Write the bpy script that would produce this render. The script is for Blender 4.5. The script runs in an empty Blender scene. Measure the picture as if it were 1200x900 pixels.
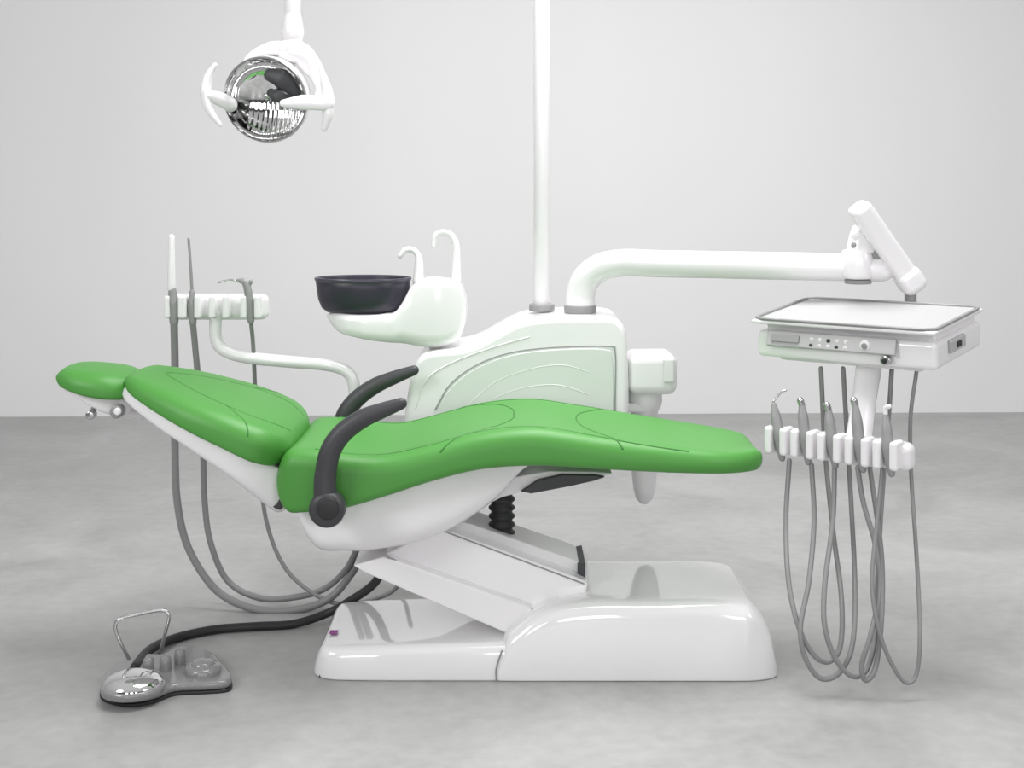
import bpy, bmesh, math
import numpy as np
from mathutils import Vector, Matrix, Euler

scene = bpy.context.scene
scene.view_settings.view_transform = 'Standard'
scene.view_settings.look = 'None'

CAMY, H, F = -3.5, 1.27, 1540.0
def P(u, v, Y):
    """image pixel coordinates (1200x900 image) + estimated depth in metres -> world metres"""
    d = Y - CAMY
    return Vector(((u-600)*d/F, Y, H-(v-220)*d/F))

# ------------------------------------------------------------ materials
def mat(name, col, rough=.4, metal=0, coat=0, bump=0, bscale=200, trans=0, alpha=1, var=0):
    m = bpy.data.materials.new(name); m.use_nodes = True
    nt = m.node_tree; b = nt.nodes['Principled BSDF']
    b.inputs['Base Color'].default_value = (*col, 1)
    b.inputs['Roughness'].default_value = rough
    b.inputs['Metallic'].default_value = metal
    b.inputs['Coat Weight'].default_value = coat
    b.inputs['Coat Roughness'].default_value = .04
    b.inputs['Transmission Weight'].default_value = trans
    tc = nt.nodes.new('ShaderNodeTexCoord')
    n = nt.nodes.new('ShaderNodeTexNoise'); n.inputs['Scale'].default_value = bscale
    n.inputs['Detail'].default_value = 4
    nt.links.new(tc.outputs['Object'], n.inputs['Vector'])
    if bump:
        bp = nt.nodes.new('ShaderNodeBump'); bp.inputs['Strength'].default_value = bump
        bp.inputs['Distance'].default_value = .002
        nt.links.new(n.outputs['Fac'], bp.inputs['Height'])
        nt.links.new(bp.outputs['Normal'], b.inputs['Normal'])
    if var:
        mx = nt.nodes.new('ShaderNodeMixRGB')
        mx.inputs[1].default_value = (*[c*(1-var) for c in col], 1)
        mx.inputs[2].default_value = (*[min(1, c*(1+var)) for c in col], 1)
        nt.links.new(n.outputs['Fac'], mx.inputs[0]); nt.links.new(mx.outputs[0], b.inputs['Base Color'])
    return m

WHITE = mat('white_gloss_plastic', (.86,.845,.86), .2, coat=.45, var=.01, bscale=3)
BASEW = mat('white_lacquered_base', (.86,.85,.86), .10, coat=1, var=.01, bscale=3)
WHITE2 = mat('white_satin_plastic', (.79,.778,.79), .32, coat=.2, var=.01, bscale=3)
GREEN = mat('green_leatherette', (.070,.285,.045), .46, bump=.15, bscale=420, var=.05)
SEAM = mat('green_seam', (.034,.18,.024), .55, var=.05)
DARK = mat('dark_grey_polyurethane', (.045,.045,.05), .45, bump=.1, bscale=300)
BLACK = mat('black_rubber', (.018,.018,.02), .5, var=.1)
BOWL = mat('dark_navy_bowl', (.030,.027,.044), .38, var=.05)
BOWLR = mat('dark_navy_bowl_rim', (.06,.055,.08), .3, var=.05)
CHROME = mat('chrome', (.80,.80,.80), .05, metal=1, var=.02, bscale=5)
STEEL = mat('brushed_steel', (.55,.55,.55), .25, metal=1, var=.03)
HOSE = mat('grey_silicone_hose', (.24,.24,.24), .42, var=.05)
GREY = mat('grey_plastic', (.28,.28,.28), .35, var=.04)
LGREY = mat('light_grey_tray_mat', (.43,.43,.43), .45, var=.02)
PANEL = mat('pale_green_panel', (.70,.735,.705), .16, coat=.5, var=.01, bscale=3)
LINE = mat('panel_line', (.28,.31,.29), .4, var=.02)
PURPLE = mat('purple_label', (.28,.03,.25), .5, var=.05)
PEDAL = mat('pedal_grey_casting', (.22,.22,.22), .22, coat=.3, var=.04)
GLASS = mat('clear_polycarbonate', (1,1,1), .02, trans=1)
GLASS.node_tree.nodes['Principled BSDF'].inputs['IOR'].default_value = 1.06

# ------------------------------------------------------------ helpers
def empty(name, loc=(0,0,0)):
    e = bpy.data.objects.new(name, None); e.empty_display_size = .1
    e.location = loc; scene.collection.objects.link(e); return e

def mk(name, vs, fs, m, parent=None, smooth=True, bevel=0, seg=3, sub=0, angle=35):
    me = bpy.data.meshes.new(name)
    me.from_pydata([tuple(v) for v in vs], [], fs)
    bm = bmesh.new(); bm.from_mesh(me)
    bmesh.ops.recalc_face_normals(bm, faces=bm.faces)
    bm.to_mesh(me); bm.free()
    o = bpy.data.objects.new(name, me); scene.collection.objects.link(o)
    me.materials.append(m)
    if bevel:
        md = o.modifiers.new('bevel','BEVEL'); md.width = bevel; md.segments = seg
        md.limit_method = 'ANGLE'; md.angle_limit = math.radians(angle)
    if sub:
        md = o.modifiers.new('sub','SUBSURF'); md.levels = sub; md.render_levels = sub
    if smooth:
        for p in me.polygons: p.use_smooth = True
        if bevel:
            md = o.modifiers.new('wn','WEIGHTED_NORMAL'); md.keep_sharp = False
    if parent:
        o.parent = parent
        o.matrix_parent_inverse = Matrix.Translation(-Vector(parent.location))
    return o

def catmull(pts, n=8, closed=False):
    pts = [Vector(p) for p in pts]; N = len(pts); out = []
    rng = range(N if closed else N-1)
    for i in rng:
        if closed: p0,p1,p2,p3 = pts[i-1],pts[i],pts[(i+1)%N],pts[(i+2)%N]
        else:
            p1,p2 = pts[i],pts[i+1]
            p0 = pts[i-1] if i else p1*2-p2
            p3 = pts[i+2] if i+2 < N else p2*2-p1
        for k in range(n):
            t = k/n
            out.append(.5*((2*p1)+(p2-p0)*t+(2*p0-5*p1+4*p2-p3)*t*t+(3*p1-p0-3*p2+p3)*t**3))
    if not closed: out.append(pts[-1])
    return out

def sweep(name, pts, r, m, parent, n=8, sec=14, flat=1.0, smoothpath=True, rnd=True, up=None):
    N = len(pts)
    rs = r if isinstance(r, (list, tuple)) else [r]*N
    if smoothpath:
        path = catmull(pts, n)
        rr = [float(x) for x in np.interp(np.linspace(0, N-1, len(path)), range(N), rs)]
    else:
        path = [Vector(p) for p in pts]; rr = list(rs)
    if rnd:
        d0 = (path[0]-path[1]).normalized(); d1 = (path[-1]-path[-2]).normalized()
        a = path[0]; b = path[-1]; ra = rr[0]; rb = rr[-1]
        pre = [(a+d0*ra*math.sin(t), ra*math.cos(t)) for t in (1.5, 1.2, .85, .45)]
        post = [(b+d1*rb*math.sin(t), rb*math.cos(t)) for t in (.45,.85,1.2,1.5)]
        path = [p for p,_ in pre]+path+[p for p,_ in post]
        rr = [q for _,q in pre]+rr+[q for _,q in post]
    T = []
    for i in range(len(path)):
        a = path[max(0,i-1)]; b = path[min(len(path)-1,i+1)]
        T.append((b-a).normalized())
    ref = Vector(up) if up else (Vector((0,1,0)) if abs(T[0].y) < .9 else Vector((0,0,1)))
    nrm = (ref - T[0]*ref.dot(T[0])).normalized()
    vs = []; fs = []
    for i,p in enumerate(path):
        nrm = (nrm - T[i]*nrm.dot(T[i])).normalized()
        bn = T[i].cross(nrm)
        for k in range(sec):
            a = 2*math.pi*k/sec
            vs.append(p+nrm*math.cos(a)*rr[i]*flat+bn*math.sin(a)*rr[i])
    L = len(path)
    for i in range(L-1):
        for k in range(sec):
            fs.append((i*sec+k, i*sec+(k+1)%sec, (i+1)*sec+(k+1)%sec, (i+1)*sec+k))
    fs.append(tuple(range(sec))[::-1]); fs.append(tuple(range((L-1)*sec, L*sec)))
    return mk(name, vs, fs, m, parent)

def lathe(name, prof, M, m, parent, seg=40, sy=1.0, cap=True):
    vs = []; fs = []
    for r,z in prof:
        for k in range(seg):
            a = 2*math.pi*k/seg
            vs.append(M @ Vector((r*math.cos(a), r*sy*math.sin(a), z)))
    for i in range(len(prof)-1):
        for k in range(seg):
            fs.append((i*seg+k, i*seg+(k+1)%seg, (i+1)*seg+(k+1)%seg, (i+1)*seg+k))
    if cap:
        if prof[0][0] > 1e-4: fs.append(tuple(range(seg)))
        if prof[-1][0] > 1e-4: fs.append(tuple(range((len(prof)-1)*seg, len(prof)*seg)))
    o = mk(name, vs, fs, m, parent)
    md = o.modifiers.new('es','EDGE_SPLIT'); md.split_angle = math.radians(50)
    return o

def cyl(name, c, r, h, m, parent, axis=(0,0,1), edge=.003):
    q = Vector((0,0,1)).rotation_difference(Vector(axis).normalized())
    M = Matrix.Translation(Vector(c)) @ q.to_matrix().to_4x4()
    e = min(edge, r*.4, h*.4)
    prof = [(r-e,-h/2),(r-e*.3,-h/2+e*.3),(r,-h/2+e),(r,h/2-e),(r-e*.3,h/2-e*.3),(r-e,h/2)]
    return lathe(name, prof, M, m, parent, 32)

def rbox(name, c, size, m, parent, rot=(0,0,0), bevel=.01, seg=4, M=None):
    if M is None: M = Matrix.Translation(Vector(c)) @ Euler(rot).to_matrix().to_4x4()
    else: M = M @ Matrix.Translation(Vector(c)) @ Euler(rot).to_matrix().to_4x4()
    x,y,z = [s/2 for s in size]
    vs = [M @ Vector(p) for p in [(-x,-y,-z),(x,-y,-z),(x,y,-z),(-x,y,-z),(-x,-y,z),(x,-y,z),(x,y,z),(-x,y,z)]]
    fs = [(0,1,2,3),(4,5,6,7),(0,1,5,4),(1,2,6,5),(2,3,7,6),(3,0,4,7)]
    return mk(name, vs, fs, m, parent, bevel=bevel, seg=seg)

def chaikin(pts, it=2, q=.25):
    for _ in range(it):
        o = []
        for i in range(len(pts)):
            a = Vector(pts[i]); b = Vector(pts[(i+1)%len(pts)])
            o += [a.lerp(b,q), a.lerp(b,1-q)]
        pts = o
    return pts

def extr(name, px, y0, y1, m, parent, bevel=.01, it=2, seg=4, q=.25):
    """side profile in image pixels, placed at front depth y0, extruded back to y1"""
    pts = [P(u,v,y0) for u,v in px]
    if it: pts = chaikin(pts, it, q)
    N = len(pts)
    vs = [Vector((p.x,y0,p.z)) for p in pts]+[Vector((p.x,y1,p.z)) for p in pts]
    fs = [tuple(range(N)), tuple(range(N,2*N))]+[(i,(i+1)%N,N+(i+1)%N,N+i) for i in range(N)]
    return mk(name, vs, fs, m, parent, bevel=bevel, seg=seg, angle=50)

def herm(x, xs, ys):
    xs = np.array(xs,float); ys = np.array(ys,float)
    d = np.gradient(ys, xs)
    i = int(np.clip(np.searchsorted(xs, x)-1, 0, len(xs)-2))
    h = xs[i+1]-xs[i]; t = min(1,max(0,(x-xs[i])/h))
    return float((2*t**3-3*t**2+1)*ys[i]+(t**3-2*t**2+t)*h*d[i]+(-2*t**3+3*t**2)*ys[i+1]+(t**3-t**2)*h*d[i+1])

class Loft:
    """body lofted along s. stations: (s, half_width, z_bottom, z_top)"""
    def __init__(s, st, M, yc, rt=.03, rb=.015, crown=0, R0=.05, R1=.05, W0=.05, W1=.05, mn0=.7, mn1=.7, keepb=False):
        s.st = st; s.M = M; s.yc = yc; s.rt = rt; s.rb = rb; s.crown = crown
        s.R0, s.R1, s.W0, s.W1, s.mn0, s.mn1, s.keepb = R0,R1,W0,W1,mn0,mn1,keepb
        s.xs = [a[0] for a in st]
    def dims(s, x):
        x0,x1 = s.xs[0], s.xs[-1]
        hw = herm(x, s.xs, [a[1] for a in s.st]); zb = herm(x, s.xs, [a[2] for a in s.st]); zt = herm(x, s.xs, [a[3] for a in s.st])
        def rnd(d, R): return 1.0 if d >= R else math.sqrt(max(0, 1-(1-d/R)**2))
        ft = max(.02, rnd(x-x0, s.R0)*rnd(x1-x, s.R1))
        w0 = s.mn0+(1-s.mn0)*rnd(x-x0, s.W0); w1 = s.mn1+(1-s.mn1)*rnd(x1-x, s.W1)
        hw *= w0*w1
        if s.keepb: zt = zb+(zt-zb)*ft
        else:
            c = (zt+zb)/2; zb, zt = c+(zb-c)*ft, c+(zt-c)*ft
        return hw, zb, zt
    def top(s, x, w, off=0.0):
        hw,zb,zt = s.dims(x); h = zt-zb
        rt = min(s.rt, h*.6, hw*.9)
        y = w*hw; z = zt
        if abs(y) > hw-rt:
            q = abs(y)-(hw-rt); z = zt-rt+math.sqrt(max(0, rt*rt-q*q))
        z += s.crown*(w*w)*((z-zb)/h)
        return s.M @ Vector((x, s.yc+y, z+off))
    def ring(s, x):
        hw,zb,zt = s.dims(x); h = zt-zb
        rt = min(s.rt, h*.6, hw*.9); rb = min(s.rb, h*.38, hw*.9)
        pts = []
        K = 6
        for k in range(K+1):
            a = math.pi/2*k/K; pts.append((hw-rb+rb*math.sin(a), zb+rb-rb*math.cos(a)))
        for k in range(K+1):
            a = math.pi/2*k/K; pts.append((hw-rt+rt*math.cos(a), zt-rt+rt*math.sin(a)))
        for k in range(1,10):
            t = k/10; pts.append(((hw-rt)*(1-2*t), zt))
        for k in range(K+1):
            a = math.pi/2*k/K; pts.append((-(hw-rt)-rt*math.sin(a), zt-rt+rt*math.cos(a)))
        for k in range(K+1):
            a = math.pi/2*k/K; pts.append((-(hw-rb)-rb*math.cos(a), zb+rb-rb*math.sin(a)))
        out = []
        for y,z in pts:
            w = y/hw; z2 = z+s.crown*w*w*((z-zb)/h)
            out.append(s.M @ Vector((x, s.yc+y, z2)))
        return out
    def build(s, name, m, parent, N=70):
        x0,x1 = s.xs[0], s.xs[-1]
        t = np.linspace(0, 1, N)
        e = .5-.5*np.cos(t*math.pi)
        xs = x0+(x1-x0)*(.45*t+.55*e)
        extra = [x0+(x1-x0)*k for k in (.0003,.0012,.003,.006)]; extra += [x1-(x1-x0)*k for k in (.0003,.0012,.003,.006)]
        xs = sorted(list(xs)+extra)
        vs = []; fs = []; rings = [s.ring(x) for x in xs]; n = len(rings[0])
        for r in rings: vs += r
        for i in range(len(rings)-1):
            for k in range(n):
                fs.append((i*n+k, i*n+(k+1)%n, (i+1)*n+(k+1)%n, (i+1)*n+k))
        fs.append(tuple(range(n))); fs.append(tuple(range((len(rings)-1)*n, len(rings)*n)))
        return mk(name, vs, fs, m, parent)

I4 = Matrix.Identity(4)

# ------------------------------------------------------------ room
fm = bpy.data.materials.new('polished_concrete'); fm.use_nodes = True
nt = fm.node_tree; b = nt.nodes['Principled BSDF']
tc = nt.nodes.new('ShaderNodeTexCoord')
n1 = nt.nodes.new('ShaderNodeTexNoise'); n1.inputs['Scale'].default_value = 1.5; n1.inputs['Detail'].default_value = 10; n1.inputs['Roughness'].default_value = .62; n1.inputs['Distortion'].default_value = .9
n2 = nt.nodes.new('ShaderNodeTexNoise'); n2.inputs['Scale'].default_value = 22; n2.inputs['Detail'].default_value = 6
mx = nt.nodes.new('ShaderNodeMixRGB'); mx.inputs[0].default_value = .24
cr = nt.nodes.new('ShaderNodeValToRGB')
cr.color_ramp.elements[0].position = .36; cr.color_ramp.elements[0].color = (.285,.283,.280,1)
cr.color_ramp.elements[1].position = .64; cr.color_ramp.elements[1].color = (.420,.418,.415,1)
for n in (n1,n2): nt.links.new(tc.outputs['Object'], n.inputs['Vector'])
nt.links.new(n1.outputs['Fac'], mx.inputs[1]); nt.links.new(n2.outputs['Fac'], mx.inputs[2])
nt.links.new(mx.outputs[0], cr.inputs[0]); nt.links.new(cr.outputs[0], b.inputs['Base Color'])
rr_ = nt.nodes.new('ShaderNodeMapRange'); rr_.inputs['To Min'].default_value = .28; rr_.inputs['To Max'].default_value = .52
nt.links.new(n1.outputs['Fac'], rr_.inputs['Value']); nt.links.new(rr_.outputs[0], b.inputs['Roughness'])
wm = mat('white_painted_wall', (.80,.80,.80), .9, var=.012, bscale=1.2)
wg = mat('grey_reflection_wall', (.16,.16,.16), .9, var=.05, bscale=1.2)
def slab(name, x0,x1,y0,y1,z0,z1,m):
    mk(name, [(x0,y0,z0),(x1,y0,z0),(x1,y1,z0),(x0,y1,z0),(x0,y0,z1),(x1,y0,z1),(x1,y1,z1),(x0,y1,z1)],
       [(0,1,2,3),(4,5,6,7),(0,1,5,4),(1,2,6,5),(2,3,7,6),(3,0,4,7)], m, smooth=False)
slab('floor', -7,7,-7,4.6,-.1,0, fm)
sl = .15/5.7
mk('wall_back', [(-7,3.86-7*sl,0),(7,3.86+7*sl,0),(7,3.86+7*sl,4.5),(-7,3.86-7*sl,4.5),
                 (-7,4.0-7*sl,0),(7,4.0+7*sl,0),(7,4.0+7*sl,4.5),(-7,4.0-7*sl,4.5)],
   [(0,1,2,3),(4,5,6,7),(0,1,5,4),(1,2,6,5),(2,3,7,6),(3,0,4,7)], wm, smooth=False)
slab('reflection_wall', -7,7,-7.1,-6.95,0,3.6, wg)  # unseen dark wall behind the camera, added for contrast in reflections

# ------------------------------------------------------------ dental chair
chair = empty('dental_chair', (.3,.08,0))
YC = .08
seat = Loft([(-.602,.255,.440,.600),(-.50,.27,.450,.600),(-.43,.275,.459,.590),(-.323,.275,.489,.585),(-.215,.275,.524,.608),
             (-.086,.272,.556,.642),(.043,.27,.566,.655),(.215,.262,.556,.632),(.43,.245,.542,.600),(.56,.225,.535,.583),(.665,.20,.528,.575)],
            I4, YC, rt=.042, rb=.02, crown=.006, R0=.05, R1=.03, W0=.05, W1=.17, mn0=.85, mn1=.42)
seat.build('seat_and_leg_cushion', GREEN, chair, 110)
def seam(loft, pts, name, r=.0024, off=-.0008):
    p = [loft.top(x, w, off) for x,w in [(a.x, a.y) for a in catmull([Vector((x,w,0)) for x,w in pts], 8)]]
    sweep(name, p, r, SEAM, chair, smoothpath=False, sec=8)
seam(seat, [(-.18,-.97),(-.12,-.82),(-.04,-.62),(.0,-.3),(.005,0),(.0,.3),(-.04,.62),(-.12,.82),(-.18,.97)], 'seat_seam_1')
seam(seat, [(.28,-.97),(.24,-.75),(.19,-.4),(.175,0),(.19,.4),(.24,.75),(.28,.97)], 'seat_seam_2')
seam(seat, [(-.5,-.86),(-.4,-.84),(-.3,-.80),(-.2,-.84),(-.1,-.82),(.02,-.80),(.15,-.83),(.3,-.90),(.45,-.93)], 'seat_seam_3')
seam(seat, [(-.5,.86),(-.4,.84),(-.3,.80),(-.2,.84),(-.1,.82),(.02,.80),(.15,.83),(.3,.90),(.45,.93)], 'seat_seam_4')

ab = math.radians(23.5)
def frame(ox, oz, a):
    return Matrix(((-math.cos(a),0,math.sin(a),ox),(0,1,0,0),(math.sin(a),0,math.cos(a),oz),(0,0,0,1)))
MB = frame(-.597,.553,ab)
back = Loft([(-.008,.235,-.005,.072),(.06,.265,-.004,.085),(.15,.272,0,.085),(.26,.250,.000,.076),(.36,.205,.000,.064),(.44,.155,.002,.050),(.478,.13,.006,.044)],
            MB, YC, rt=.045, rb=.012, crown=-.008, R0=.04, R1=.03, W0=.09, W1=.06, mn0=.62, mn1=.65)
back.build('backrest_cushion', GREEN, chair, 80)
seam(back, [(.02,-.5),(.12,-.62),(.24,-.55),(.34,-.35),(.40,0),(.34,.35),(.24,.55),(.12,.62),(.02,.5)], 'back_seam_1', .0020)
seam(back, [(.10,-.98),(.14,-.8),(.20,-.58)], 'back_seam_2', .0020)
seam(back, [(.10,.98),(.14,.8),(.20,.58)], 'back_seam_3', .0020)
Loft([(-.06,.17,-.14,-.03),(0,.20,-.115,-.008),(.1,.235,-.075,.004),(.22,.225,-.052,.006),(.34,.185,-.040,.006),(.44,.13,-.030,.006),(.478,.11,-.022,.008)],
     MB, YC, rt=.01, rb=.05, R0=.03, R1=.03, W0=.05, W1=.05).build('backrest_shell', WHITE, chair)
MH = frame(-1.012,.702,math.radians(9))
Loft([(0,.115,.004,.056),(.06,.13,0,.067),(.13,.13,.002,.066),(.18,.125,.008,.062),(.216,.115,.014,.055)], MH, YC, rt=.04, rb=.012, crown=-.010,
     R0=.03, R1=.028, W0=.1, W1=.11, mn0=.6, mn1=.5).build('headrest_cushion', GREEN, chair)
Loft([(.005,.07,-.05,.004),(.07,.09,-.045,.006),(.15,.09,-.012,.008),(.205,.08,.004,.020)], MH, YC, rt=.01, rb=.03,
     R0=.03, R1=.03, W0=.05, W1=.05).build('headrest_shell', WHITE, chair)
sweep('headrest_stem', [P(120,470,YC), P(137,480,YC), P(165,486,YC)], .014, WHITE2, chair)
cyl('headrest_knob_1', P(138,482,-.03), .017, .035, GREY, chair, (0,1,0))
cyl('headrest_knob_2', P(107,486,-.0), .012, .03, STEEL, chair, (0,1,0))
sweep('headrest_knob_stem', [P(107,486,0), P(112,474,.04)], .008, GREY, chair)
cyl('headrest_knob_3', P(138,482,-.05), .010, .012, WHITE, chair, (0,1,0))

# seat shell
Loft([(-.565,.18,.405,.455),(-.52,.20,.345,.46),(-.43,.205,.325,.470),(-.33,.205,.33,.495),(-.22,.20,.355,.53),(-.12,.19,.40,.560),(-.04,.18,.46,.572),(.04,.17,.545,.575),(.08,.15,.558,.574)],
     I4, YC, rt=.01, rb=.06, R0=.05, R1=.02, W0=.08, W1=.05).build('seat_shell', WHITE, chair)
extr('hinge_cover', [(303,548),(326,560),(334,600),(318,596),(300,572)], -.10, .26, DARK, chair, bevel=.008)

# armrests
def arm(i, Y, pts=None):
    p = [P(u,v,Y) for u,v in pts]
    sweep('armrest_%d'%i, p, [.031,.029,.027,.027,.026,.024,.020,.015], DARK, chair, flat=.9)
    cyl('armrest_pivot_%d'%i, p[0]+Vector((0,0,.003)), .045, .06, DARK, chair, (0,1,0), .014)
arm(1, -.23, [(384,597),(381,575),(382,552),(388,527),(402,507),(424,491),(448,481),(470,473)])
arm(2, .39, [(402,560),(399,530),(400,503),(406,483),(420,466),(440,452),(463,442),(485,434)])
cyl('armrest_pivot_cap', P(384,596,-.262), .028, .012, BLACK, chair, (0,1,0), .004)
extr('legrest_bracket', [(560,597),(598,578),(712,559),(720,553),(618,552),(560,580)], -.02, .18, WHITE2, chair, bevel=.006, it=1)
extr('legrest_bracket_rail', [(600,583),(690,566),(716,557),(640,556)], -.035, -.015, DARK, chair, bevel=.004, it=1)
# bellows
prof = []
for k in range(15):
    z = k*.0115
    prof += [(.036 if k%2 else .029, z), (.036 if k%2 else .029, z+.0055)]
bz = P(588,640,.10)
lathe('lift_bellows', prof, Matrix.Translation(Vector((bz.x,.10,bz.z))), BLACK, chair)
cyl('lift_cylinder', (bz.x,.10,bz.z+.17), .024, .06, BLACK, chair)
rbox('lift_mount', (bz.x,.10,bz.z-.03), (.12,.12,.08), WHITE2, chair)
# lifting arms
extr('lift_arm_top', [(512,617),(534,608),(690,662),(690,690)], .04, .20, WHITE2, chair, bevel=.005, it=1, q=.12)
extr('lift_arm_upper', [(440,655),(514,618),(690,682),(686,700),(628,722)], -.02, .22, WHITE, chair, bevel=.006, it=1, q=.08)
extr('lift_arm_lower', [(410,664),(452,652),(634,716),(606,748)], -.055, .24, WHITE, chair, bevel=.006, it=1, q=.08)
sweep('lift_arm_groove', [P(455,654,-.05), P(630,716,-.05)], .003, GREY, chair, smoothpath=False)
sweep('lift_arm_groove_2', [P(516,621,-.021), P(684,684,-.021)], .002, GREY, chair, smoothpath=False)
rbox('lift_pocket', P(590,745,.02), (.09,.14,.03), BLACK, chair)

# base
YB = .09
Loft([(-.518,.20,0,.080),(-.4,.208,0,.085),(-.2,.21,0,.09),(.05,.21,0,.095)], I4, YB, rt=.03, rb=.006, R0=.035, R1=.01, W0=.07, W1=.01, mn0=.72, mn1=1, keepb=True).build('base_plate_shell', BASEW, chair)
hood = Loft([(-.042,.2095,0,.035),(-.025,.212,0,.085),(.02,.213,0,.140),(.08,.213,0,.178),(.17,.213,0,.196),(.35,.213,0,.200),(.56,.213,0,.199),(.690,.213,0,.180)],
     I4, YB, rt=.045, rb=.006, R0=.01, R1=.085, W0=.01, W1=.10, mn0=1, mn1=.78, keepb=True)
hood.build('base_hood', BASEW, chair, 90)
sweep('base_joint_line', [(-.040,-.1225,.004),(-.040,-.1225,.035),(-.026,-.1235,.08)], .0022, GREY, chair)
rbox('base_foot_gasket', (.08,.09,.004), (1.16,.37,.008), DARK, chair, bevel=.002)
rbox('base_label', (-.475,.0,.0865), (.022,.03,.001), PURPLE, chair, bevel=0.0003)
extr('arm_slot', [(677,662),(686,660),(686,700),(677,700)], .02, .20, DARK, chair, bevel=.002, it=0)

# ------------------------------------------------------------ cuspidor unit
cus = empty('dental_cuspidor_unit', (.1,.6,0))
body_px = [(473,552),(473,490),(480,445),(488,418),(505,411),(548,409),(580,392),(608,376),(640,371),(712,370),(730,376),(737,400),(738,552)]
extr('unit_body', body_px, .45, .78, WHITE, cus, bevel=.02, it=2, seg=5)
extr('side_panel', [(512,478),(530,450),(562,428),(600,415),(650,409),(712,408),(719,415),(719,520),(512,520)], .444, .46, PANEL, cus, bevel=.003, it=2)
def line(name, px, Y, r=.0018, m=LINE, par=cus):
    sweep(name, [P(u,v,Y) for u,v in px], r, m, par, sec=8)
line('panel_line_1', [(510,480),(528,450),(560,427),(600,413),(650,407),(712,406),(721,413),(721,470),(721,500)], .447)
line('panel_emboss_1', [(548,475),(580,448),(624,432),(660,428),(690,436)], .4452, .0020, PANEL)
line('panel_emboss_2', [(560,478),(600,458),(650,451),(690,462)], .4452, .0020, PANEL)
line('body_emboss', [(487,478),(500,445),(530,425),(575,408),(620,395)], .4495, .0020, WHITE)
rbox('mounting_bracket', (0,.36,.50), (.22,.36,.05), WHITE2, cus, bevel=.01)
rbox('mounting_bracket_plate', (.0,.52,.47), (.3,.12,.08), WHITE2, cus, bevel=.01)
p = P(635,371,.62); cyl('pole_collar', (p.x,.62,.895), .040, .022, GREY, cus)
rbox('suction_housing', P(762,435,.55), (.15,.17,.125), WHITE, cus, bevel=.03, seg=6)
p = P(755,470,.55)
lathe('suction_canister', [(.055,.10),(.055,.0),(.05,-.02),(.042,-.03),(.042,-.13),(.04,-.21),(.034,-.27),(.026,-.30),(.012,-.315),(.001,-.317)],
      Matrix.Translation(p), WHITE2, cus)
rbox('suction_bracket', P(742,475,.55), (.08,.10,.03), WHITE, cus)
rbox('suction_side_cap', P(782,432,.50), (.035,.10,.075), WHITE2, cus, bevel=.008)
# spittoon
YS = .56
def Z(v, Y=YS): return H-(v-220)*(Y-CAMY)/F
def X(u, Y=YS): return (u-600)*(Y-CAMY)/F
Loft([(X(384),.07,Z(373),Z(364)),(X(398),.105,Z(384),Z(364)),(X(425),.125,Z(392),Z(365)),(X(455),.125,Z(397),Z(364)),(X(466),.125,Z(398),Z(362)),(X(474),.12,Z(399),Z(352)),
      (X(484),.115,Z(401),Z(334)),(X(494),.11,Z(403),Z(328)),(X(520),.10,Z(404),Z(327)),(X(547),.09,Z(394),Z(330))], I4, YS, rt=.02, rb=.045, R0=.04, R1=.035, W0=.12, W1=.10, mn0=.4, mn1=.6).build('spittoon_shell', WHITE, cus, 90)
cx = X(426)
M = Matrix.Translation((cx,YS-.01,Z(326)))
lathe('spittoon_bowl', [(.001,-.107),(.08,-.106),(.112,-.101),(.128,-.088),(.138,-.062),(.143,-.03),(.146,-.006),(.140,.000),(.134,-.035),(.125,-.068),(.10,-.086),(.06,-.093),(.001,-.095)], M, BOWL, cus, 56, .80)
lathe('spittoon_bowl_rim', [(.144,-.010),(.148,-.006),(.150,0),(.148,.004),(.142,.004),(.139,-.002)], M, BOWLR, cus, 56, .80, cap=False)
lathe('spittoon_neck', [(.034,-.05),(.04,-.04),(.045,-.02),(.045,.03)], Matrix.Translation((X(520),YS,Z(408))), WHITE2, cus)
cyl('spittoon_neck_ring', (X(520),YS,Z(411)), .050, .014, GREY, cus)
sweep('cup_filler_tap', [P(u,v,YS) for u,v in [(535,330),(535,305),(534,286),(528,275),(518,272),(510,277),(508,288)]], [.015,.013,.011,.010,.009,.009,.009], WHITE, cus)
sweep('bowl_rinse_tap', [P(u,v,YS-.03) for u,v in [(490,330),(491,312),(490,300),(484,293),(475,293),(469,300)]], [.017,.014,.010,.009,.009,.008], WHITE, cus)

# ------------------------------------------------------------ lamp with pole
lamp = empty('dental_operating_lamp', (.09,.62,0))
pp = P(635,371,.62)
cyl('lamp_pole', (pp.x,.62,(.905+2.3)/2), .0255, 2.3-.905, WHITE, lamp, edge=.002)
LY = .12
lt = P(343,0,LY)
sweep('lamp_swing_arm', [(pp.x,.62,2.27),(pp.x-.05,.60,2.33),(pp.x-.3,.45,2.34),(lt.x+.08,LY+.03,2.33),(lt.x+.005,LY,2.28),(lt.x,LY,2.15),(lt.x,LY,P(343,20,LY).z)], .022, WHITE, lamp)
p = P(343,38,LY)
lathe('lamp_neck', [(.020,.06),(.026,.03),(.031,.0),(.027,-.02),(.02,-.05)], Matrix.Translation(p), WHITE, lamp)
LC = P(311,117,LY-.03)
face = Vector((-.16,-1,-.26)).normalized()
rx = Vector((1,0,0)); rx = (rx-face*rx.dot(face)).normalized(); ry = face.cross(rx)
ML = Matrix(((rx.x,ry.x,face.x,LC.x),(rx.y,ry.y,face.y,LC.y),(rx.z,ry.z,face.z,LC.z),(0,0,0,1)))
R = .115
vs=[];fs=[];seg=192;rings_=30
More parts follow.
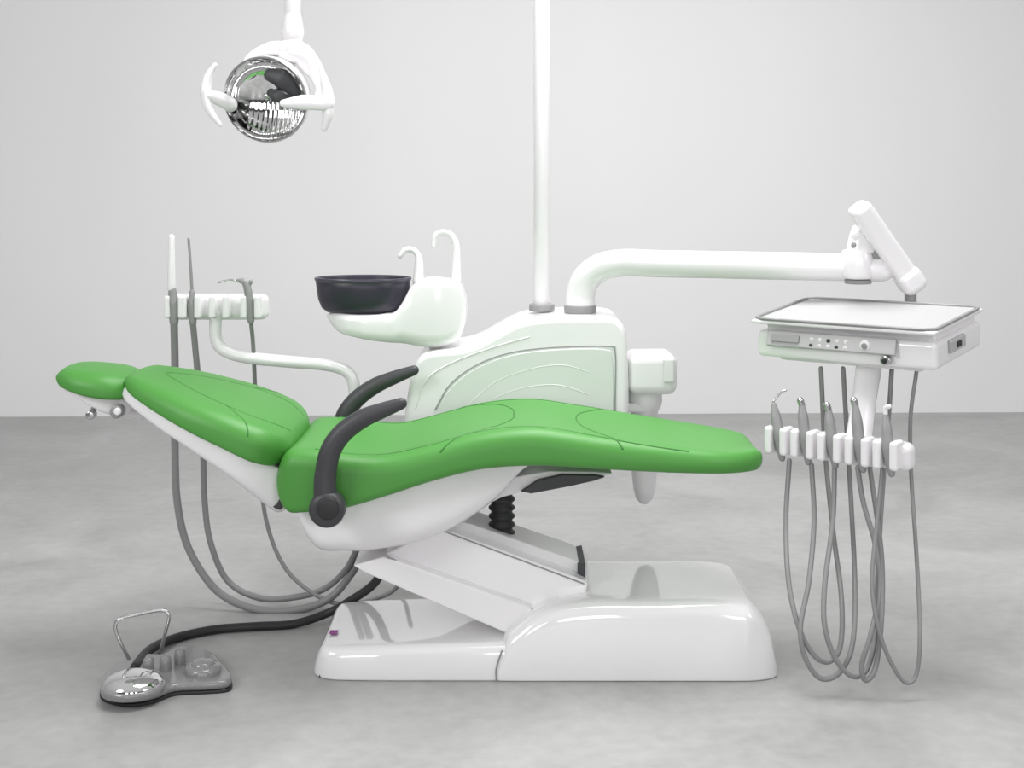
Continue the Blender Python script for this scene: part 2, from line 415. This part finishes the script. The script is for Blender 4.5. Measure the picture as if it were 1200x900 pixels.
for i in range(rings_+1):
    t=i/rings_; r=R*math.sin(t*math.pi/2*.99); z0=-.088*math.cos(t*math.pi/2)
    for k in range(seg):
        a=2*math.pi*k/seg
        x_,y_=r*math.cos(a), r*math.sin(a)
        z=z0
        dn = (ML.to_3x3() @ Vector((x_,y_,0))).z
        if dn < -.015 and t < .9 and abs(x_) < .07:
            wgt = min(1,(-.015-dn)/.012)
            z += .0009*wgt*math.sin(x_*2*math.pi/.0125)
        vs.append(ML@Vector((x_,y_,z)))
for i in range(rings_):
    for k in range(seg):
        fs.append((i*seg+k,i*seg+(k+1)%seg,(i+1)*seg+(k+1)%seg,(i+1)*seg+k))
mk('lamp_reflector', vs, fs, CHROME, lamp)
lathe('lamp_rear_housing', [(R+.003,.004),(R+.004,-.01),(R,-.05),(.085,-.095),(.05,-.115),(.001,-.12)], ML, WHITE, lamp, cap=False)
lathe('lamp_rim', [(R-.003,.002),(R-.002,.006),(R+.003,.006),(R+.005,0),(R+.003,-.006)], ML, STEEL, lamp, 56, cap=False)
lathe('lamp_front_cover', [(R,.004),(R*.96,.022),(R*.82,.042),(R*.55,.058),(R*.25,.065),(.001,.066)], ML, GLASS, lamp, 56, cap=False)
def LL(x,z,d): return LC+Vector((x,0,z))+face*d
sweep('lamp_guard_dark_reflection', [LL(.010,.065,-.01), LL(.045,.055,.0), LL(.078,.020,-.005)], [.018,.027,.016], DARK, lamp, flat=.4)  # dark bulb holder, enlarged to stand in for the mirror's dark reflection
sweep('lamp_bulb_guard_lower', [LL(.015,.02,-.0), LL(.035,.012,.01), LL(.06,.002,.0)], [.012,.018,.012], DARK, lamp, flat=.5)
sweep('lamp_bulb_stem', [LL(.05,.03,-.06), LL(.03,.02,-.0)], .010, STEEL, lamp)
cyl('lamp_bulb', LL(.01,.01,-.015), .009, .035, STEEL, lamp, (1,0,.2))
def LP(u,v,dy=0): return P(u,v,LY-.03+dy)
sweep('lamp_yoke', [LP(343,52,.02), LP(338,60,.02), LP(354,64,.02), LP(369,82,.02), LP(377,104,.01), LP(372,122,0)], [.024,.034,.032,.024,.018,.018], WHITE, lamp, flat=.8)
sweep('lamp_shroud', [LP(280,88,.02), LP(294,68,.02), LP(320,57,.02), LP(345,62,.02), LP(364,84,.02)], [.006,.014,.021,.022,.016], WHITE, lamp)
sweep('lamp_front_band', [LP(332,121,-.09), LP(355,120,-.07), LP(383,121,-.05)], [.010,.021,.021], WHITE, lamp, flat=.5)
sweep('lamp_handle_1', [LP(252,76,-.04), LP(244,90,-.04), LP(241,108,-.04), LP(245,128,-.04), LP(258,146,-.04)], [.006,.012,.016,.012,.006], WHITE, lamp)
sweep('lamp_handle_mount_1', [LP(245,112,-.04), LP(258,116,-.02), LP(270,122,0)], [.014,.020,.022], WHITE, lamp)
sweep('lamp_handle_2', [LP(376,80,-.04), LP(381,98,-.04), LP(384,115,-.04), LP(384,135,-.04), LP(380,151,-.04)], [.006,.013,.018,.015,.008], WHITE, lamp)

# ------------------------------------------------------------ delivery unit
dl = empty('dental_delivery_unit', (.9,.0,0))
p = P(680,370,.56); cyl('arm_collar', (p.x,.56,.896), .050, .024, GREY, dl)
za = 1.041
ap = [Vector((p.x,.56,.90)), Vector((p.x+.002,.558,.945)), Vector((p.x+.018,.55,.99)), Vector((p.x+.06,.535,1.025)), Vector((p.x+.13,.51,za)), Vector((.45,.46,za)), Vector((.75,.36,za)), Vector((1.0,.275,za)), Vector((1.055,.255,za))]
sweep('horizontal_arm', ap, [.046,.045,.044,.043,.042,.041,.041,.040,.040], WHITE, dl, sec=24)
ex = P(1006,0,.26).x
cyl('arm_elbow', (ex,.265,za+.01), .047, .085, WHITE, dl, edge=.012)
cyl('arm_elbow_cap', (ex,.265,za-.040), .038, .012, GREY, dl)
lathe('arm_elbow_dome', [(.044,0),(.042,.02),(.036,.05),(.026,.075),(.001,.082)], Matrix.Translation((ex+.012,.265,za+.045)), WHITE, dl)
def bar(name, a, b, w, h, m, par, bevel):
    a = Vector(a); b = Vector(b); d = (b-a); L = d.length; d.normalize()
    y = Vector((0,1,0)); y = (y-d*y.dot(d)).normalized(); z = d.cross(y)
    Mx = Matrix((( d.x,y.x,z.x,(a.x+b.x)/2),(d.y,y.y,z.y,(a.y+b.y)/2),(d.z,y.z,z.z,(a.z+b.z)/2),(0,0,0,1)))
    return rbox(name, (0,0,0), (L,w,h), m, par, bevel=bevel, seg=5, M=Mx)
bar('spring_arm', P(1004,240,.20), P(1072,338,.25), .07, .064, WHITE, dl, .02)
bar('spring_arm_cover', P(1058,316,.235), P(1074,340,.245), .078, .072, WHITE, dl, .022)
sweep('spring_arm_link', [P(1003,288,.245), P(1028,300,.24), P(1052,322,.24)], .014, GREY, dl)
sweep('spring_arm_link_2', [P(1006,276,.245), P(1020,270,.24)], .018, WHITE, dl)
py = .27
px_ = P(1067,0,py).x
cyl('tray_pivot', (px_, py, Z(352,py)), .017, .05, GREY, dl)
cyl('tray_pivot_shaft', (px_, py, Z(385,py)), .022, .15, WHITE2, dl)
# tray body
th = math.radians(38); tilt = math.radians(5.5)
W, Dp = .503, .35
near = Vector((1.06,-.2,.906))
fx = Vector((math.cos(th), -math.sin(th), 0)); fy = Vector((math.sin(th), math.cos(th), 0))
fyt = (fy*math.cos(tilt)+Vector((0,0,1))*math.sin(tilt)); fz = fx.cross(fyt)
c0 = near - fx*W/2
MT = Matrix(((fx.x,fyt.x,fz.x,c0.x),(fx.y,fyt.y,fz.y,c0.y),(fx.z,fyt.z,fz.z,c0.z),(0,0,0,1)))
def tb(name, c, s, m, bevel=.006, rot=(0,0,0)): return rbox(name, c, s, m, dl, rot, bevel, 4, MT)
tb('tray_body', (0,Dp/2+.005,-.066), (W,Dp-.01,.072), WHITE, .014)
tb('tray_upper_body', (0,Dp/2+.02,-.022), (W-.03,Dp-.05,.03), WHITE, .008)
tb('tray_rim', (0,Dp/2,-.003), (W+.010,Dp+.010,.010), WHITE2, .004)
tb('tray_mat', (0,Dp/2,.0035), (W-.02,Dp-.02,.004), LGREY, .002)
lip = []
hw = W/2+.002
for (x,y) in [(-hw,-.002),(hw,-.002),(hw,Dp+.002),(-hw,Dp+.002)]: lip.append(Vector((x,y,.006)))
lp = chaikin(lip, 3, .06); lp.append(lp[0])
sweep('tray_lip', [MT @ v for v in lp], .004, GREY, dl, smoothpath=False, sec=8)
tb('control_panel', (-.03,.000,-.046), (W-.14,.012,.042), LGREY, .003, (math.radians(-22),0,0))
tb('control_display', (-.155,-.0085,-.042), (.080,.003,.020), GREY, .001, (math.radians(-22),0,0))
for r_ in range(2):
    for c_ in range(5):
        q_ = MT @ Vector((-.080+.024*c_, -.0085+.005*r_, -.056+.015*r_)); cyl('button_%d'%(r_*5+c_+1), q_, .0055, .006, DARK if (c_+r_)%3==0 else WHITE2, dl, -fyt, .001)
cyl('pressure_ring', MT @ Vector((.070,-.007,-.046)), .014, .006, WHITE2, dl, -fyt, .001)
cyl('pressure_ring_center', MT @ Vector((.070,-.0105,-.046)), .008, .004, GREY, dl, -fyt, .001)
cyl('gauge_knob', MT @ Vector((.125,-.004,-.080)), .013, .02, STEEL, dl, -fyt, .002)
cyl('gauge_knob_center', MT @ Vector((.125,-.015,-.080)), .007, .006, BLACK, dl, -fyt, .001)
tb('side_handle', (W/2+.004,Dp*.42,-.055), (.012,.11,.034), LGREY, .005)
tb('side_recess_dark', (W/2+.008,Dp*.42,-.055), (.010,.03,.016), BLACK, .002)  # black block stands in for the dark handle recess
tb('tray_underside', (0,Dp/2,-.105), (W*.8,Dp*.75,.02), WHITE2, .008)
hl, hr = P(903,514,.05), P(1064,527,-.19)
hd = (hr-hl); hd.z = 0; hlen = hd.length; hd.normalize(); hn = Vector((hd.y,-hd.x,0))
if hn.y > 0: hn = -hn
mid = (hl+hr)/2; mid.z = .602
MHd = Matrix(((hd.x,-hn.x,0,mid.x),(hd.y,-hn.y,0,mid.y),(0,0,1,mid.z),(0,0,0,1)))
rbox('instrument_holder_bar', (0,.01,-.012), (hlen+.02,.06,.072), WHITE, dl, bevel=.022, seg=5, M=MHd)
for k in range(5):
    x = -hlen/2+.04+k*(hlen-.08)/4
    for sx in (-1,1):
        rbox('holder_prong_%d%s'%(k+1,'a' if sx<0 else 'b'), (x+sx*.022,-.028,-.004), (.022,.055,.074), WHITE, dl, bevel=.009, M=MHd)
post_top = MT @ Vector((.03,.12,-.1))
post_bot = MHd @ Vector((.05,.02,0))
sweep('holder_post', [post_top, post_top.lerp(post_bot,.5), post_bot], [.036,.032,.036], WHITE, dl, flat=.6)
def slot(k): return -hlen/2+.04+k*(hlen-.08)/4
tops = [(-.02,.085),(-.014,.095),(-.014,.09),(-.016,.11),(-.010,.09)]
for k in range(5):
    x = slot(k); dx,h = tops[k]
    a = MHd @ Vector((x+.012,-.035,-.050)); c = MHd @ Vector((x+dx,-.02,h)); b_ = MHd @ Vector((x,-.03,.01))
    sweep('handpiece_%d'%(k+1), [a, b_, b_.lerp(c,.6), c], [.009,.016,.014,.008], GREY, dl)
    if k == 0:
        sweep('handpiece_tip_1', [c, c+Vector((.0,0,.012)), c+Vector((.02,0,.035)), c+Vector((.032,0,.04))], .003, STEEL, dl)
    elif k == 4:
        sweep('handpiece_head_5', [c, c+Vector((0,0,.02)), c+Vector((.006,-.01,.026))], .006, WHITE, dl)
    else:
        sweep('handpiece_head_%d'%(k+1), [c, c+Vector((-.004,0,.012))], .009, STEEL, dl)
hoses = [
 [(925,540,-.02),(921,610,-.02),(924,680,-.02),(936,735,-.01),(954,768,.01),(972,775,.04),(985,755,.06),(986,700,.08),(976,620,.08),(967,530,.08),(962,432,.08)],
 [(951,545,-.06),(954,610,-.06),(948,680,-.06),(938,735,-.05),(944,772,-.03),(962,795,-.01),(984,788,.02),(999,755,.05),(1002,690,.06),(998,600,.07),(992,500,.07),(988,432,.07)],
 [(978,548,-.10),(976,610,-.10),(967,680,-.10),(966,730,-.1),(978,770,-.08),(998,792,-.05),(1016,784,-.01),(1026,740,.02),(1029,660,.03),(1036,550,.03),(1042,480,.02),(1045,434,.02)],
 [(1005,548,-.14),(1012,590,-.14),(1026,640,-.14),(1030,695,-.14),(1020,745,-.13),(1010,778,-.11),(1014,797,-.09),(1026,782,-.06),(1033,725,-.03),(1033,650,0),(1021,560,.0),(1012,500,.0)],
 [(1034,550,-.18),(1028,610,-.18),(1022,680,-.17),(1028,730,-.15),(1042,772,-.12),(1060,799,-.1),(1074,790,-.07),(1078,740,-.05),(1074,650,-.04),(1068,560,-.04),(1067,490,-.04),(1074,436,-.04)],
]
def swing(u,v,Y):   # hose bights hang forward of the bar, clear of the floor
    t = min(1,max(0,(v-550)/220)); t = t*t*(3-2*t)
    tgt = -.24 + .25*(Y+.05)
    return P(u,v,Y*(1-t)+tgt*t)
for i,hs in enumerate(hoses):
    sweep('instrument_hose_%d'%(i+1), [swing(*q_) for q_ in hs], .0066 if i != 4 else .0055, HOSE, dl, n=8, sec=10)

# ------------------------------------------------------------ assistant holder
asst = empty('suction_instrument_holder', (-.7,.5,0))
YA = .45
sweep('support_arm', [P(u,v,Y) for u,v,Y in [(253,368,YA),(253,395,YA),(262,410,YA),(290,419,YA),(340,424,.48),(385,428,.5),(407,436,.5),(415,452,.5),(416,490,.5),(416,520,.5),(440,535,.5),(500,535,.52)]], .0185, WHITE, asst)
M_A = Matrix.Translation(P(253,360,YA))
rbox('holder_bar', (0,.02,0), (.31,.06,.078), WHITE, asst, bevel=.022, M=M_A)
for k,u in enumerate([205,224,257,294]):
    for sx in (-1,1):
        rbox('holder_clip_%d%s'%(k+1,'a' if sx<0 else 'b'), (X(u+sx*8,YA-.04)-P(253,0,YA).x,-.03,.005), (.019,.05,.068), WHITE, asst, bevel=.007, M=M_A)
YI = YA-.04
def sw(name, pts, r, m, par=asst, **k): return sweep(name, [P(u,v,YI) for u,v in pts], r, m, par, **k)
sw('suction_tip_large', [(201,338),(201,300),(201,278)], [.012,.010,.009], WHITE)
sw('suction_handle_large', [(204,378),(203,355),(202,340)], [.013,.016,.012], GREY)
sw('suction_tip_small', [(225,340),(223,305),(221,280)], [.005,.004,.004], GREY)
sw('suction_handle_small', [(226,378),(225,358),(225,342)], [.011,.013,.008], GREY)
sw('air_water_syringe', [(294,376),(292,352),(290,338),(286,330),(278,328)], [.010,.013,.012,.010,.004], GREY)
sw('syringe_nozzle', [(282,331),(270,328),(256,331)], .003, STEEL)
sw('syringe_lever', [(290,338),(294,330)], .006, GREY)
ah = [
 ([(204,378,.41),(205,430,.43),(205,520,.45),(208,590,.46),(222,645,.46),(255,693,.45),(300,714,.43),(345,715,.43),(385,702,.44),(412,672,.44),(430,640,.36)], .0115),
 ([(226,378,.41),(229,410,.43),(237,500,.47),(240,590,.5),(248,640,.5),(268,682,.5),(305,701,.48),(345,700,.48),(380,690,.48),(405,668,.44),(420,640,.36)], .0095),
 ([(294,376,.41),(297,410,.45),(300,480,.5),(306,570,.5),(316,625,.5),(336,668,.49),(368,696,.46),(400,708,.44),(435,703,.44),(465,688,.44),(480,650,.36)], .0065),
]
for i,(hs,r) in enumerate(ah):
    sweep('suction_hose_%d'%(i+1), [P(*q_) for q_ in hs], r, HOSE, asst, n=8, sec=12)

# ------------------------------------------------------------ foot control
fc = empty('foot_control_pedal', (-.9,-.12,0))
def FP(u, v, z=0):
    d = (H-z)*F/(v-220); return Vector(((u-600)*d/F, d+CAMY, z))
out = [(120,822),(119,806),(130,792),(150,786),(172,778),(190,778),(206,770),(226,768),(250,776),(262,790),(272,802),(268,811),(240,814),(205,816),(180,825),(150,829)]
pts = catmull([FP(u,v) for u,v in out], 4, True)
N = len(pts)
def plate(name, pts, z0, z1, m, bev):
    N = len(pts)
    vs = [Vector((p.x,p.y,z0)) for p in pts]+[Vector((p.x,p.y,z1)) for p in pts]
    fs = [tuple(range(N)),tuple(range(N,2*N))]+[(i,(i+1)%N,N+(i+1)%N,N+i) for i in range(N)]
    return mk(name, vs, fs, m, fc, bevel=bev, seg=4, angle=50)
plate('pedal_sole', pts, 0, .008, BLACK, .002)
cen = sum(pts, Vector())/N
plate('pedal_casting', [cen+(p-cen)*.985 for p in pts], .007, .030, PEDAL, .010)
k1 = FP(156,797,.05)
lathe('pedal_disc', [(.070,-.020),(.074,-.012),(.072,-.002),(.058,.010),(.034,.018),(.001,.021)], Matrix.Translation(k1), CHROME, fc)
lathe('pedal_disc_skirt', [(.076,-.026),(.079,-.016),(.076,-.008),(.071,-.006)], Matrix.Translation(k1), PEDAL, fc)
k2 = FP(238,781,.045)
lathe('pedal_button_large', [(.045,-.02),(.046,-.004),(.040,.004),(.030,.006),(.028,.012),(.022,.016),(.001,.017)], Matrix.Translation(k2), PEDAL, fc)
for i,(u,v) in enumerate([(174,778),(194,776),(211,768)]):
    k3 = FP(u,v,.05)
    lathe('pedal_button_%d'%(i+1), [(.016,-.03),(.015,-.0),(.013,.012),(.008,.018),(.001,.020)], Matrix.Translation(k3), PEDAL, fc)
h0 = FP(149,786,.03).y; h1 = FP(190,780,.03).y
sweep('carry_handle', [P(151,772,h0),P(141,752,h0-.02),(P(135,735,h0-.03)),P(141,725,h0-.03),P(165,719,(h0+h1)/2-.03),P(190,715,h1-.03),P(198,722,h1-.03),P(194,740,h1-.02),P(188,765,h1)], .0048, STEEL, fc)
cab = [FP(158,782,.03), FP(175,762,.02), FP(205,748,.013), FP(250,738,.013), FP(300,734,.013), FP(345,731,.013), P(385,718,.32), P(412,703,.30), P(440,682,.28), P(455,650,.24)]
sweep('control_cable', cab, .0125, BLACK, fc, n=8, sec=12)

# ------------------------------------------------------------ light
w = bpy.data.worlds.new('studio_world'); scene.world = w; w.use_nodes = True
wn = w.node_tree; bg = wn.nodes['Background']; bg.inputs[1].default_value = 1.0
wt = wn.nodes.new('ShaderNodeTexCoord'); sx_ = wn.nodes.new('ShaderNodeSeparateXYZ'); wr = wn.nodes.new('ShaderNodeValToRGB')
wn.links.new(wt.outputs['Generated'], sx_.inputs[0]); wn.links.new(sx_.outputs['Z'], wr.inputs[0]); wn.links.new(wr.outputs[0], bg.inputs[0])
wr.color_ramp.elements[0].position = .0; wr.color_ramp.elements[0].color = (.33,.33,.33,1)
wr.color_ramp.elements[1].position = .9; wr.color_ramp.elements[1].color = (.58,.58,.58,1)
def area(name, loc, target, sx, sy, power, col=(1,1,1)):
    L = bpy.data.lights.new(name, 'AREA'); L.shape = 'RECTANGLE'; L.size = sx; L.size_y = sy; L.energy = power; L.color = col
    o = bpy.data.objects.new(name, L); scene.collection.objects.link(o); o.location = loc
    o.rotation_euler = (Vector(target)-Vector(loc)).to_track_quat('-Z','Y').to_euler()
area('studio_softbox_overhead', (.5,.2,3.7), (.3,.3,0), 2.6, 1.7, 150)
area('studio_softbox_left', (-3.4,-3.0,2.9), (0,.6,.7), 1.4, 1.2, 72)
area('studio_softbox_right', (3.6,-2.4,2.6), (.6,.9,.7), 1.2, 1.6, 34)
area('reflection_light_1', (-1.9,-6.85,1.7), (-1.9,0,1.7), 1.1, 1.9, 38)  # three added lights behind the camera, giving window-like glints on glossy parts
area('reflection_light_2', (.3,-6.85,1.7), (.3,0,1.7), 1.1, 1.9, 38)
area('reflection_light_3', (2.5,-6.85,1.7), (2.5,0,1.7), 1.1, 1.9, 38)

# ------------------------------------------------------------ camera
cd = bpy.data.cameras.new('camera'); cam = bpy.data.objects.new('camera', cd); scene.collection.objects.link(cam)
cam.location = (0,CAMY,H); cam.rotation_euler = (math.radians(90),0,0)
cd.sensor_width = 36; cd.lens = F/1200*36; cd.shift_y = -230/1200
scene.camera = cam
